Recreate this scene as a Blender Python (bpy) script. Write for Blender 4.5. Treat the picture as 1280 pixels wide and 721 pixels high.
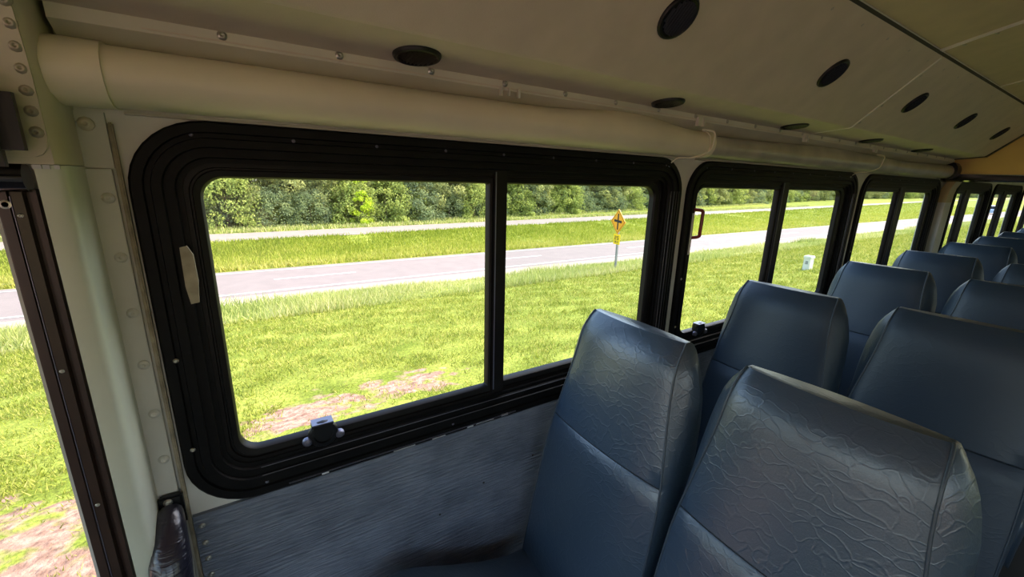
import bpy, bmesh, math, random
import numpy as np
from mathutils import Vector, Matrix
random.seed(7); rng = np.random.default_rng(11)
C = bpy.context.scene.collection
for o in list(bpy.data.objects): bpy.data.objects.remove(o)
S = 0.9; ZE = 1.49          # building unit (camera to window wall) in metres, eye height above bus floor
def T(p): return Vector((p[0]*S, p[1]*S, p[2]*S+ZE))

# ---------------------------------------------------------------- camera
F = 520.0; PITCH, YAW, ROLL = .2513, .57345, .0249
sy, cy = math.sin(YAW), math.cos(YAW)
fw = Vector((sy*math.cos(PITCH), cy*math.cos(PITCH), -math.sin(PITCH)))
rt = Vector((cy, -sy, 0)); up = rt.cross(fw)
rt, up = math.cos(ROLL)*rt+math.sin(ROLL)*up, -math.sin(ROLL)*rt+math.cos(ROLL)*up
cd = bpy.data.cameras.new('camera'); cam = bpy.data.objects.new('camera', cd); C.objects.link(cam)
m = Matrix((rt, up, -fw)).transposed().to_4x4(); m.translation = T((0, 0, 0)); cam.matrix_world = m
cd.sensor_width = 36; cd.lens = F/1280*36; cd.clip_start = .02; cd.clip_end = 2000
bpy.context.scene.camera = cam
# ---------------------------------------------------------------- world, sun, exposure
W = bpy.data.worlds.new('world'); bpy.context.scene.world = W; W.use_nodes = True
wn = W.node_tree; wn.nodes.clear()
sky = wn.nodes.new('ShaderNodeTexSky'); sky.sky_type = 'NISHITA'; sky.sun_disc = False
SUN_EL = math.radians(50); SUN_AZ = math.radians(-14)     # from +X, slightly to the aisle side
sky.sun_elevation = SUN_EL; sky.sun_rotation = math.pi/2-SUN_AZ
sky.air_density = 1.2; sky.dust_density = 3; sky.ozone_density = 1
bg = wn.nodes.new('ShaderNodeBackground'); bg.inputs[1].default_value = .40
wo = wn.nodes.new('ShaderNodeOutputWorld')
wn.links.new(sky.outputs[0], bg.inputs[0]); wn.links.new(bg.outputs[0], wo.inputs[0])
sd = bpy.data.lights.new('sun', 'SUN'); sd.energy = 1.65; sd.angle = .012; sd.color = (1, .90, .74)
sun = bpy.data.objects.new('sun', sd); C.objects.link(sun)
sv = Vector((math.cos(SUN_EL)*math.cos(SUN_AZ), math.cos(SUN_EL)*math.sin(SUN_AZ), math.sin(SUN_EL)))
sun.rotation_euler = sv.to_track_quat('Z', 'Y').to_euler()
vs = bpy.context.scene.view_settings
vs.view_transform = 'Standard'; vs.look = 'None'; vs.gamma = 1; vs.use_curve_mapping = False; vs.exposure = 1.1

# ---------------------------------------------------------------- materials
def srgb(r, g, b): return tuple(((c/255+.055)/1.055)**2.4 if c > 10 else c/255/12.92 for c in (r, g, b))+(1,)
def mat(name, col, rough=.5, metal=0, var=.0, vscale=8, bump=0, bscale=60, bstretch=(1, 1, 1), spec=.5, coat=0, col2=None, emit=None):
    m = bpy.data.materials.new(name); m.use_nodes = True; nt = m.node_tree
    b = nt.nodes['Principled BSDF']; L = nt.links
    b.inputs['Base Color'].default_value = col; b.inputs['Roughness'].default_value = rough
    b.inputs['Metallic'].default_value = metal; b.inputs['Specular IOR Level'].default_value = spec
    b.inputs['Coat Weight'].default_value = coat
    tc = nt.nodes.new('ShaderNodeTexCoord')
    if var or col2:
        n = nt.nodes.new('ShaderNodeTexNoise'); n.inputs['Scale'].default_value = vscale; n.inputs['Detail'].default_value = 5
        L.new(tc.outputs['Object'], n.inputs['Vector'])
        r = nt.nodes.new('ShaderNodeValToRGB'); r.color_ramp.elements[0].position = .35; r.color_ramp.elements[1].position = .68
        c2 = col2 or tuple(min(1, c*(1+var)) for c in col[:3])+(1,)
        c1 = col if col2 else tuple(c*(1-var) for c in col[:3])+(1,)
        r.color_ramp.elements[0].color = c1; r.color_ramp.elements[1].color = c2
        L.new(n.outputs['Fac'], r.inputs['Fac']); L.new(r.outputs[0], b.inputs['Base Color'])
    if bump:
        mp = nt.nodes.new('ShaderNodeMapping'); mp.inputs['Scale'].default_value = bstretch
        L.new(tc.outputs['Object'], mp.inputs['Vector'])
        n = nt.nodes.new('ShaderNodeTexNoise'); n.inputs['Scale'].default_value = bscale; n.inputs['Detail'].default_value = 4
        L.new(mp.outputs[0], n.inputs['Vector'])
        bp = nt.nodes.new('ShaderNodeBump'); bp.inputs['Strength'].default_value = bump; bp.inputs['Distance'].default_value = .004
        L.new(n.outputs['Fac'], bp.inputs['Height']); L.new(bp.outputs[0], b.inputs['Normal'])
    return m
M = {}
M['wall'] = mat('wall_paint', srgb(202, 198, 188), .5, var=.10, vscale=6, bump=.12, bscale=90)
M['cover'] = mat('cream_cover', srgb(222, 212, 184), .42, var=.07, vscale=5, bump=.08, bscale=30, bstretch=(.3, 1, 1))
M['cover_worn'] = mat('worn_cover', srgb(176, 168, 150), .28, var=.22, vscale=7, bump=.15, bscale=14)
M['strip'] = mat('aluminium_strip', srgb(208, 202, 184), .4, .1, var=.06)
M['duct'] = mat('duct_laminate', srgb(204, 190, 170), .55, var=.05, vscale=14, bump=.10, bscale=400)
M['ceiling'] = mat('ceiling_laminate', srgb(200, 180, 148), .55, var=.05, vscale=14, bump=.10, bscale=400)
M['groove'] = mat('dark_groove', srgb(40, 38, 34), .6)
M['post'] = mat('post_paint', srgb(206, 208, 190), .38, var=.06, vscale=8, bump=.06, bscale=80)
M['arch'] = mat('arch_paint', srgb(200, 190, 164), .42, var=.10, vscale=9)
M['caulk'] = mat('caulk', srgb(150, 138, 116), .7, var=.3, vscale=30, bump=.5, bscale=120)
M['tan'] = mat('tan_paint', srgb(176, 154, 104), .45, var=.08)
M['ochre'] = mat('ochre_panel', srgb(232, 192, 110), .5, var=.06, vscale=5)
M['frame'] = mat('black_frame', srgb(19, 18, 18), .5, 0, var=.2, vscale=20, bump=.06, bscale=200, spec=.14)
M['sash'] = mat('dark_bronze', srgb(24, 21, 20), .45, 0, var=.15, vscale=20, spec=.2)
M['jamb'] = mat('brown_jamb', srgb(62, 46, 38), .36, .2, var=.2, vscale=10)
M['blk'] = mat('black_plastic', srgb(16, 16, 17), .35)
M['blkgloss'] = mat('black_gloss', srgb(20, 18, 16), .12, coat=.5)
M['steel'] = mat('screw_steel', srgb(180, 176, 165), .3, .85)
M['rivet'] = mat('dull_rivet', srgb(170, 162, 140), .4, .4)
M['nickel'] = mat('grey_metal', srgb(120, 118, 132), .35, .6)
M['ventblk'] = mat('vent_plastic', srgb(14, 13, 13), .42, spec=.4)
M['hole'] = mat('hole_dark', srgb(8, 8, 8), .8)
M['residue'] = mat('beige_residue', srgb(170, 160, 136), .7, var=.2, vscale=40)
M['chip'] = mat('paint_chip', srgb(200, 200, 200), .5)
M['red'] = mat('red_plastic', srgb(130, 30, 22), .3)
M['white'] = mat('white_plastic', srgb(215, 212, 205), .45)
M['floor'] = mat('rubber_floor', srgb(52, 52, 54), .6, var=.1)
M['asphalt'] = mat('asphalt', srgb(128, 116, 110), .9, var=.06, vscale=1.2, bump=.2, bscale=30)
M['asphalt2'] = mat('pale_asphalt', srgb(140, 128, 118), .9, var=.05, vscale=1)
M['roadline'] = mat('road_paint', srgb(190, 188, 182), .8)
M['gravel'] = mat('gravel', srgb(158, 142, 124), .95, var=.22, vscale=7, bump=.6, bscale=22)
M['signy'] = mat('sign_amber', srgb(238, 160, 24), .5)
M['signy2'] = mat('sign_yellow', srgb(244, 200, 18), .5)
M['signk'] = mat('sign_black', srgb(32, 30, 34), .5)
M['galv'] = mat('galvanised', srgb(138, 140, 142), .45, .5)
M['bark'] = mat('bark', srgb(84, 70, 58), .9, var=.2)
M['concrete'] = mat('pedestal', srgb(216, 212, 196), .7, var=.05)
M['wire'] = mat('white_wire', srgb(226, 218, 190), .4)
M['roof'] = mat('roof_skin', srgb(210, 205, 190), .5)
M['yellowbus'] = mat('outer_skin', srgb(210, 205, 200), .5)

def seat_material():
    m = mat('seat_vinyl', srgb(60, 72, 82), .31, spec=.95); nt = m.node_tree; L = nt.links; b = nt.nodes['Principled BSDF']
    tc = nt.nodes.new('ShaderNodeTexCoord')
    n0 = nt.nodes.new('ShaderNodeTexNoise'); n0.inputs['Scale'].default_value = 7; n0.inputs['Detail'].default_value = 3
    L.new(tc.outputs['Object'], n0.inputs['Vector'])
    mx = nt.nodes.new('ShaderNodeMix'); mx.data_type = 'RGBA'; mx.inputs[6].default_value = srgb(44, 62, 82); mx.inputs[7].default_value = srgb(58, 72, 84)
    L.new(n0.outputs['Fac'], mx.inputs[0]); L.new(mx.outputs[2], b.inputs['Base Color'])
    # crushed-leather creases: distorted voronoi edges, masked by noise
    w = nt.nodes.new('ShaderNodeTexNoise'); w.inputs['Scale'].default_value = 9; w.inputs['Detail'].default_value = 3
    L.new(tc.outputs['Object'], w.inputs['Vector'])
    ad = nt.nodes.new('ShaderNodeVectorMath'); ad.operation = 'MULTIPLY_ADD'; ad.inputs[1].default_value = (.12, .12, .12)
    L.new(w.outputs['Color'], ad.inputs[0]); L.new(tc.outputs['Object'], ad.inputs[2])
    mps = []
    for sc, st, rot in ((24, (1, 1, .5), .5), (44, (1, .5, 1), -.6)):
        mp = nt.nodes.new('ShaderNodeMapping'); mp.inputs['Scale'].default_value = st; mp.inputs['Rotation'].default_value = (rot, 0, 0)
        L.new(ad.outputs[0], mp.inputs['Vector'])
        v = nt.nodes.new('ShaderNodeTexVoronoi'); v.feature = 'DISTANCE_TO_EDGE'; v.inputs['Scale'].default_value = sc
        L.new(mp.outputs[0], v.inputs['Vector'])
        mr = nt.nodes.new('ShaderNodeMapRange'); mr.inputs[1].default_value = 0; mr.inputs[2].default_value = .09; mr.interpolation_type = 'SMOOTHSTEP'
        L.new(v.outputs['Distance'], mr.inputs[0]); mps.append(mr)
    n2 = nt.nodes.new('ShaderNodeTexNoise'); n2.inputs['Scale'].default_value = 420; L.new(tc.outputs['Object'], n2.inputs['Vector'])
    rs = []
    for sc, st, rot in ((13, (1, 1, .45), .7), (22, (1, .4, 1), -.5)):
        mp = nt.nodes.new('ShaderNodeMapping'); mp.inputs['Scale'].default_value = st; mp.inputs['Rotation'].default_value = (rot, 0, 0)
        L.new(tc.outputs['Object'], mp.inputs['Vector'])
        rn = nt.nodes.new('ShaderNodeTexNoise'); rn.noise_type = 'RIDGED_MULTIFRACTAL'; rn.inputs['Scale'].default_value = sc; rn.inputs['Detail'].default_value = 3; rn.inputs['Lacunarity'].default_value = 2.6; rn.inputs['Distortion'].default_value = .8
        L.new(mp.outputs[0], rn.inputs['Vector']); rs.append(rn)
    r1 = nt.nodes.new('ShaderNodeMath'); r1.operation = 'MAXIMUM'; L.new(rs[0].outputs['Fac'], r1.inputs[0]); L.new(rs[1].outputs['Fac'], r1.inputs[1])
    r2 = nt.nodes.new('ShaderNodeMath'); r2.operation = 'POWER'; r2.inputs[1].default_value = 2.5; L.new(r1.outputs[0], r2.inputs[0])
    a0 = nt.nodes.new('ShaderNodeMath'); a0.operation = 'MULTIPLY'; a0.inputs[1].default_value = -.32; L.new(mps[1].outputs[0], a0.inputs[0])
    a1 = nt.nodes.new('ShaderNodeMath'); a1.operation = 'MULTIPLY_ADD'; a1.inputs[1].default_value = 1.3
    L.new(r2.outputs[0], a1.inputs[0]); L.new(a0.outputs[0], a1.inputs[2])
    a2 = nt.nodes.new('ShaderNodeMath'); a2.operation = 'MULTIPLY_ADD'; a2.inputs[1].default_value = .35
    L.new(n2.outputs['Fac'], a2.inputs[0]); L.new(a1.outputs[0], a2.inputs[2])
    # creases come and go
    mk = nt.nodes.new('ShaderNodeTexNoise'); mk.inputs['Scale'].default_value = 5; L.new(tc.outputs['Object'], mk.inputs['Vector'])
    mr = nt.nodes.new('ShaderNodeMapRange'); mr.inputs[1].default_value = .38; mr.inputs[2].default_value = .62; mr.inputs[3].default_value = .38; mr.inputs[4].default_value = .65
    L.new(mk.outputs['Fac'], mr.inputs[0])
    bp = nt.nodes.new('ShaderNodeBump'); bp.inputs['Distance'].default_value = .0022
    L.new(mr.outputs[0], bp.inputs['Strength']); L.new(a2.outputs[0], bp.inputs['Height']); L.new(bp.outputs[0], b.inputs['Normal'])
    return m
M['seat'] = seat_material()
for nm, k, dk in (('seat_mid', .55, 1), ('seat_smooth_dim', .3, .72)):  # far-seat copy: base colour darkened to imitate the dimmer light there
    q = M['seat'].copy(); q.name = nm; M[nm] = q
    for nd in q.node_tree.nodes:
        if nd.type == 'BUMP': nd.inputs['Distance'].default_value *= k
        if nd.type == 'BSDF_PRINCIPLED' and nm == 'seat_smooth_dim': nd.inputs['Roughness'].default_value = .42; nd.inputs['Specular IOR Level'].default_value = .5
        if nd.type == 'MIX':
            for ii in (6, 7): nd.inputs[ii].default_value = tuple(c*dk for c in nd.inputs[ii].default_value[:3])+(1,)
M['piping'] = mat('seat_piping', srgb(56, 66, 76), .35)
M['seatseam'] = mat('seat_seam', srgb(20, 26, 32), .7)

def ribbed_material():      # lower wall lining: grained vinyl with long ridges along the bus
    m = mat('grained_lining', srgb(122, 128, 140), .4, spec=.5); nt = m.node_tree; L = nt.links; b = nt.nodes['Principled BSDF']
    tc = nt.nodes.new('ShaderNodeTexCoord'); mp = nt.nodes.new('ShaderNodeMapping'); mp.inputs['Scale'].default_value = (15, 1, 170)
    L.new(tc.outputs['Object'], mp.inputs['Vector'])
    n = nt.nodes.new('ShaderNodeTexNoise'); n.inputs['Scale'].default_value = 1; n.inputs['Detail'].default_value = 3; n.inputs['Distortion'].default_value = .4
    L.new(mp.outputs[0], n.inputs['Vector'])
    n3 = nt.nodes.new('ShaderNodeTexNoise'); n3.inputs['Scale'].default_value = 9; n3.inputs['Detail'].default_value = 5; L.new(tc.outputs['Object'], n3.inputs['Vector'])
    mx = nt.nodes.new('ShaderNodeMix'); mx.data_type = 'RGBA'; mx.inputs[6].default_value = srgb(76, 82, 96); mx.inputs[7].default_value = srgb(136, 142, 154)
    ad = nt.nodes.new('ShaderNodeMath'); ad.operation = 'MULTIPLY_ADD'; ad.inputs[1].default_value = .6
    L.new(n.outputs['Fac'], ad.inputs[0]); sb = nt.nodes.new('ShaderNodeMath'); sb.operation = 'MULTIPLY_ADD'; sb.inputs[1].default_value = 1.6; sb.inputs[2].default_value = -.6
    L.new(n3.outputs['Fac'], sb.inputs[0]); L.new(sb.outputs[0], ad.inputs[2]); L.new(ad.outputs[0], mx.inputs[0]); L.new(mx.outputs[2], b.inputs['Base Color'])
    bp = nt.nodes.new('ShaderNodeBump'); bp.inputs['Strength'].default_value = 1; bp.inputs['Distance'].default_value = .008
    L.new(n.outputs['Fac'], bp.inputs['Height']); L.new(bp.outputs[0], b.inputs['Normal'])
    return m
M['lining'] = ribbed_material()

def tape_material():
    m = mat('black_tape', srgb(24, 20, 34), .3, spec=.6, coat=.3); nt = m.node_tree; L = nt.links; b = nt.nodes['Principled BSDF']
    tc = nt.nodes.new('ShaderNodeTexCoord'); mp = nt.nodes.new('ShaderNodeMapping'); mp.inputs['Scale'].default_value = (20, 20, 90); mp.inputs['Rotation'].default_value = (.3, .4, 0)
    L.new(tc.outputs['Object'], mp.inputs['Vector'])
    n = nt.nodes.new('ShaderNodeTexNoise'); n.inputs['Scale'].default_value = 1.2; n.inputs['Detail'].default_value = 4; n.inputs['Distortion'].default_value = 1
    L.new(mp.outputs[0], n.inputs['Vector'])
    bp = nt.nodes.new('ShaderNodeBump'); bp.inputs['Strength'].default_value = .6; bp.inputs['Distance'].default_value = .004
    L.new(n.outputs['Fac'], bp.inputs['Height']); L.new(bp.outputs[0], b.inputs['Normal'])
    return m
M['tape'] = tape_material()

def glass_material(name, tint):
    m = bpy.data.materials.new(name); m.use_nodes = True; nt = m.node_tree; nt.nodes.clear(); L = nt.links
    t = nt.nodes.new('ShaderNodeBsdfTransparent'); t.inputs[0].default_value = tint
    g = nt.nodes.new('ShaderNodeBsdfGlossy'); g.inputs['Roughness'].default_value = .0
    lw = nt.nodes.new('ShaderNodeLayerWeight'); pw = nt.nodes.new('ShaderNodeMath'); pw.operation = 'POWER'; pw.inputs[1].default_value = 4
    fr = nt.nodes.new('ShaderNodeMath'); fr.operation = 'MULTIPLY_ADD'; fr.inputs[1].default_value = .22; fr.inputs[2].default_value = .02
    L.new(lw.outputs['Facing'], pw.inputs[0]); L.new(pw.outputs[0], fr.inputs[0])
    mx = nt.nodes.new('ShaderNodeMixShader'); o = nt.nodes.new('ShaderNodeOutputMaterial')
    L.new(fr.outputs[0], mx.inputs[0]); L.new(t.outputs[0], mx.inputs[1]); L.new(g.outputs[0], mx.inputs[2]); L.new(mx.outputs[0], o.inputs[0])
    return m
M['glass'] = glass_material('clear_glass', (.97, .975, .965, 1))
M['glass2'] = glass_material('cool_glass', (.86, .90, .89, 1))

def field_material():
    m = bpy.data.materials.new('field_turf'); m.use_nodes = True; nt = m.node_tree; L = nt.links; b = nt.nodes['Principled BSDF']
    b.inputs['Roughness'].default_value = .95; b.inputs['Specular IOR Level'].default_value = .1
    tc = nt.nodes.new('ShaderNodeTexCoord'); sp = nt.nodes.new('ShaderNodeSeparateXYZ'); L.new(tc.outputs['Object'], sp.inputs[0])
    def noise(sc, det=5, dist=0):
        n = nt.nodes.new('ShaderNodeTexNoise'); n.inputs['Scale'].default_value = sc; n.inputs['Detail'].default_value = det; n.inputs['Distortion'].default_value = dist
        L.new(tc.outputs['Object'], n.inputs['Vector']); return n
    def ramp(src, a, bq, c1, c2):
        r = nt.nodes.new('ShaderNodeValToRGB'); r.color_ramp.elements[0].position = a; r.color_ramp.elements[1].position = bq
        r.color_ramp.elements[0].color = c1; r.color_ramp.elements[1].color = c2; L.new(src, r.inputs['Fac']); return r
    g = ramp(noise(1.6).outputs['Fac'], .3, .7, srgb(112, 126, 46), srgb(158, 164, 76))
    g2 = ramp(noise(26).outputs['Fac'], .3, .7, (.55, .55, .5, 1), (1.2, 1.2, 1.1, 1))
    mu = nt.nodes.new('ShaderNodeMix'); mu.data_type = 'RGBA'; mu.blend_type = 'MULTIPLY'; mu.inputs[0].default_value = 1
    L.new(g.outputs[0], mu.inputs[6]); L.new(g2.outputs[0], mu.inputs[7])
    soil = ramp(noise(14, 8).outputs['Fac'], .32, .68, srgb(124, 94, 80), srgb(184, 150, 130))
    at = nt.nodes.new('ShaderNodeAttribute'); at.attribute_name = 'soil'
    nn = noise(5, 6, .3)
    ma = nt.nodes.new('ShaderNodeMath'); ma.operation = 'ADD'; L.new(at.outputs['Fac'], ma.inputs[0]); L.new(nn.outputs['Fac'], ma.inputs[1])
    mr = nt.nodes.new('ShaderNodeMapRange'); mr.inputs[1].default_value = .95; mr.inputs[2].default_value = 1.08; L.new(ma.outputs[0], mr.inputs[0])
    mx = nt.nodes.new('ShaderNodeMix'); mx.data_type = 'RGBA'; L.new(mr.outputs[0], mx.inputs[0]); L.new(mu.outputs[2], mx.inputs[6]); L.new(soil.outputs[0], mx.inputs[7])
    L.new(mx.outputs[2], b.inputs['Base Color'])
    bp = nt.nodes.new('ShaderNodeBump'); bp.inputs['Strength'].default_value = .7; bp.inputs['Distance'].default_value = .04
    L.new(noise(34, 6).outputs['Fac'], bp.inputs['Height']); L.new(bp.outputs[0], b.inputs['Normal'])
    return m
M['field'] = field_material()

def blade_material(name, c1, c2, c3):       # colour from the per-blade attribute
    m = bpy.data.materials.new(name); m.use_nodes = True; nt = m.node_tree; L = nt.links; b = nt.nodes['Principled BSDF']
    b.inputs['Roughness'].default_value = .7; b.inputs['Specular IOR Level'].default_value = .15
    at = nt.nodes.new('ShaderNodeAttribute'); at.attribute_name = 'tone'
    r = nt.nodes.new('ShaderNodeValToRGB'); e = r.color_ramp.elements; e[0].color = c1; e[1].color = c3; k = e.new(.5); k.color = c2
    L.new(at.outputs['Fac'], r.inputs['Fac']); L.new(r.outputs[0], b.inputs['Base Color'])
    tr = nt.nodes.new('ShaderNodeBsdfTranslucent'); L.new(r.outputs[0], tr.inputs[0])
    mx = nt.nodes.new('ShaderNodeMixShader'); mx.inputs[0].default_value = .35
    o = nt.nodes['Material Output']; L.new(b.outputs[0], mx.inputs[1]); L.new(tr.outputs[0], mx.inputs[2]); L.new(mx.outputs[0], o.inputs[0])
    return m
M['lawn'] = blade_material('lawn_blades', srgb(100, 114, 38), srgb(150, 158, 60), srgb(194, 184, 104))
M['weed'] = blade_material('weed_blades', srgb(120, 138, 66), srgb(172, 178, 98), srgb(212, 202, 146))
M['median'] = blade_material('median_blades', srgb(116, 132, 38), srgb(156, 164, 58), srgb(192, 182, 96))
M['leaf_cedar'] = blade_material('cedar_leaves', srgb(104, 114, 76), srgb(152, 158, 96), srgb(196, 196, 122))  # tree leaf colours lightened in place of haze
M['leaf_broad'] = blade_material('broad_leaves', srgb(108, 124, 68), srgb(162, 174, 90), srgb(206, 210, 118))
M['leaf_blue'] = blade_material('bluish_leaves', srgb(96, 110, 84), srgb(136, 150, 104), srgb(178, 186, 122))
M['leaf_lime'] = blade_material('lime_leaves', srgb(150, 176, 40), srgb(186, 206, 58), srgb(220, 226, 90))

# ---------------------------------------------------------------- object helpers
def finish(ob, label=None, cat=None, group=None, kind=None):
    if label: ob['label'] = label
    if cat: ob['category'] = cat
    if group: ob['group'] = group
    if kind: ob['kind'] = kind
    return ob
def empty(name, loc, label=None, cat=None, group=None, kind=None):
    o = bpy.data.objects.new(name, None); o.empty_display_size = .05; C.objects.link(o); o.location = T(loc)
    return finish(o, label, cat, group, kind)
def obj(name, bm, mt, parent=None, smooth=False, **kw):
    """bm holds building-unit coordinates; linked in metres, relative to its parent"""
    off = Vector((0, 0, 0)); p = parent
    while p is not None: off += p.location; p = p.parent
    bmesh.ops.recalc_face_normals(bm, faces=bm.faces)
    for v in bm.verts: v.co = T(v.co)
    if parent is None:
        n = len(bm.verts); c = sum((v.co for v in bm.verts), Vector())/max(1, n)
        c.z = min(v.co.z for v in bm.verts); loc = c
        for v in bm.verts: v.co -= c
    else:
        c = sum((v.co for v in bm.verts), Vector())/max(1, len(bm.verts)); loc = c-off
        for v in bm.verts: v.co -= c
    me = bpy.data.meshes.new(name); bm.to_mesh(me); bm.free()
    me.materials.append(M[mt] if isinstance(mt, str) else mt)
    if smooth:
        for q in me.polygons: q.use_smooth = True
        if smooth != 'all': me.set_sharp_from_angle(angle=math.radians(38))
    o = bpy.data.objects.new(name, me); o.location = loc; C.objects.link(o)
    if parent: o.parent = parent
    return finish(o, **kw)
def box(bm, x0, x1, y0, y1, z0, z1, bev=0):
    vs = [bm.verts.new((x, y, z)) for z in (z0, z1) for y in (y0, y1) for x in (x0, x1)]
    fs = [bm.faces.new([vs[i] for i in q]) for q in ((0, 1, 3, 2), (4, 6, 7, 5), (0, 4, 5, 1), (2, 3, 7, 6), (0, 2, 6, 4), (1, 5, 7, 3))]
    if bev: bmesh.ops.bevel(bm, geom=list({e for f in fs for e in f.edges}), offset=bev, segments=2, affect='EDGES')
    return bm
def bx(*a, bev=0): return box(bmesh.new(), *a, bev=bev)
def prism_x(bm, prof, x0, x1, cap=True):       # profile of (y,z) extruded along the bus
    a = [bm.verts.new((x0, y, z)) for y, z in prof]; b = [bm.verts.new((x1, y, z)) for y, z in prof]
    n = len(prof)
    for i in range(n): bm.faces.new((a[i], a[(i+1) % n], b[(i+1) % n], b[i]))
    if cap: bm.faces.new(a[::-1]); bm.faces.new(b)
    return bm
def prism_z(bm, prof, z0, z1):
    a = [bm.verts.new((x, y, z0)) for x, y in prof]; b = [bm.verts.new((x, y, z1)) for x, y in prof]; n = len(prof)
    for i in range(n): bm.faces.new((a[i], a[(i+1) % n], b[(i+1) % n], b[i]))
    bm.faces.new(a[::-1]); bm.faces.new(b); return bm
def loft(bm, loops, closed=True, cap=False):
    L = [[bm.verts.new(p) for p in lp] for lp in loops]; n = len(L[0])
    for a, b in zip(L, L[1:]):
        for i in range(n if closed else n-1):
            bm.faces.new((a[i], a[(i+1) % n], b[(i+1) % n], b[i]))
    if cap: bm.faces.new(L[0][::-1]); bm.faces.new(L[-1])
    return bm
def tube(bm, pts, r, seg=10, cap=True):
    pts = [Vector(p) for p in pts]; loops = []; prev = None
    rr = r if isinstance(r, (list, tuple)) else [r]*len(pts)
    for i, p in enumerate(pts):
        d = (pts[min(i+1, len(pts)-1)]-pts[max(i-1, 0)]).normalized()
        if prev is None:
            h = Vector((0, 0, 1)) if abs(d.z) < .9 else Vector((1, 0, 0)); n = d.cross(h).normalized()
        else: n = (prev-d*prev.dot(d)).normalized()
        prev = n; b = d.cross(n)
        loops.append([p+rr[i]*(math.cos(t)*n+math.sin(t)*b) for t in [2*math.pi*k/seg for k in range(seg)]])
    return loft(bm, loops, cap=cap)
def spline(pts, n=6):
    P = [Vector(p) for p in pts]; out = []
    for i in range(len(P)-1):
        p0, p1, p2, p3 = P[max(i-1, 0)], P[i], P[i+1], P[min(i+2, len(P)-1)]
        for k in range(n):
            t = k/n; out.append(.5*((2*p1)+(p2-p0)*t+(2*p0-5*p1+4*p2-p3)*t*t+(3*p1-p0-3*p2+p3)*t**3))
    out.append(P[-1]); return out
def rrect(x0, x1, z0, z1, r, n=7):
    if not isinstance(r, (tuple, list)): r = (r,)*4      # corner radii: bl, br, tr, tl
    pts = []
    for (cx, cz, a0), q in zip(((x0, z0, 180), (x1, z0, 270), (x1, z1, 0), (x0, z1, 90)), r):
        ccx = cx+(q if cx == x0 else -q); ccz = cz+(q if cz == z0 else -q)
        for k in range(n+1):
            a = math.radians(a0+90*k/n); pts.append((ccx+q*math.cos(a), ccz+q*math.sin(a)))
    return pts
def disc(bm, c, nrm, prof, seg=16):            # prof: (radius, height along normal)
    nrm = Vector(nrm).normalized(); h = Vector((1, 0, 0)) if abs(nrm.x) < .9 else Vector((0, 0, 1))
    u = nrm.cross(h).normalized(); v = nrm.cross(u); c = Vector(c)
    loops = [[c+nrm*hh+r*(math.cos(t)*u+math.sin(t)*v) for t in [2*math.pi*k/seg for k in range(seg)]] for r, hh in prof]
    return loft(bm, loops, cap=True)
screw_cache = {}
def screw(c, nrm, r, parent=None, mt='steel', label=None, cat=None, group=None):
    """a domed screw with a recess; mesh data shared between alike screws"""
    off = Vector((0, 0, 0)); p = parent
    while p is not None: off += p.location; p = p.parent
    key = (tuple(round(q, 3) for q in nrm), round(r, 4), mt)
    if key not in screw_cache:
        bm = bmesh.new(); disc(bm, (0, 0, 0), nrm, [(r*1.25, 0), (r*1.2, r*.12), (r, r*.2), (r*.8, r*.5), (r*.35, r*.62), (r*.3, r*.3)], 10)
        bmesh.ops.recalc_face_normals(bm, faces=bm.faces)
        for v in bm.verts: v.co *= S
        me = bpy.data.meshes.new('screw'); bm.to_mesh(me); bm.free(); me.materials.append(M[mt])
        for q in me.polygons: q.use_smooth = True
        screw_cache[key] = me
    o = bpy.data.objects.new('screw', screw_cache[key]); o.location = T(c)-off; C.objects.link(o)
    if parent: o.parent = parent
    return finish(o, label, cat, group)

ZF = -1.655                      # bus floor
XR = 9.4; XFR = -2.6; YL = -1.56 # rear, front, far side
# ================================================================ SETTING: bus shell
wins = [  # frame outer xl, xr, zt, zb ; glass xl, m1, m2, xr
    (-.163, 1.371, .094, -.716, -.061, .569, .628, 1.257),
    (1.410, 2.953, .094, -.716, 1.495, 2.111, 2.195, 2.82),
    (3.015, 4.490, .094, -.716, 3.111, 3.654, 3.780, 4.377),
    (4.900, 6.130, .094, -.716, 5.016, 5.260, 5.44, 5.99),
    (6.230, 7.600, .094, -.716, 6.373, 6.74, 6.92, 7.47),
    (7.700, 9.070, .094, -.716, 7.83, 8.30, 8.45, 8.95)]
bm = bmesh.new()
box(bm, -.33, XR, 1, 1.06, ZF-.25, -.666); box(bm, XFR, XR, 1, 1.06, .044, .36)
xs = [-.33]+[v for w in wins for v in (w[0]+.05, w[1]-.05)]+[XR]
for i in range(0, len(xs), 2): box(bm, xs[i], xs[i+1], 1, 1.06, -.666, .044)
box(bm, XFR, -1.35, 1, 1.06, ZF-.25, .044)
obj('wall_right', bm, 'wall', kind='structure')
# opposite wall with its window band, openings shrunk to dim the interior
bm = bmesh.new(); box(bm, XFR, XR, YL-.06, YL, ZF-.25, -.66); box(bm, XFR, XR, YL-.06, YL, .06, .36)
for x in (XFR, -1.1, .55, 2.2, 3.85, 5.5, 7.15, XR-.24): box(bm, x, x+.24, YL-.06, YL, -.66, .06)
obj('wall_left', bm, 'wall', kind='structure')
M['tint'] = glass_material('dimming_glass', (.6, .63, .62, 1))  # unseen panes, added with a tint to darken the rear interior
for i, x in enumerate((.55, 2.2, 3.85, 5.5, 7.15)):
    wt = empty('window_%d' % (11+i), (x+.7, YL, -.66), kind='structure')  # unseen window, holds a pane added to darken the rear interior
    obj('pane', bx(x+.24, x+1.65, YL-.034, YL-.03, -.66, .06), 'tint', wt)
obj('wall_rear', bx(XR, XR+.06, YL-.06, 1.06, ZF-.25, .6), 'wall', kind='structure')
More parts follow.
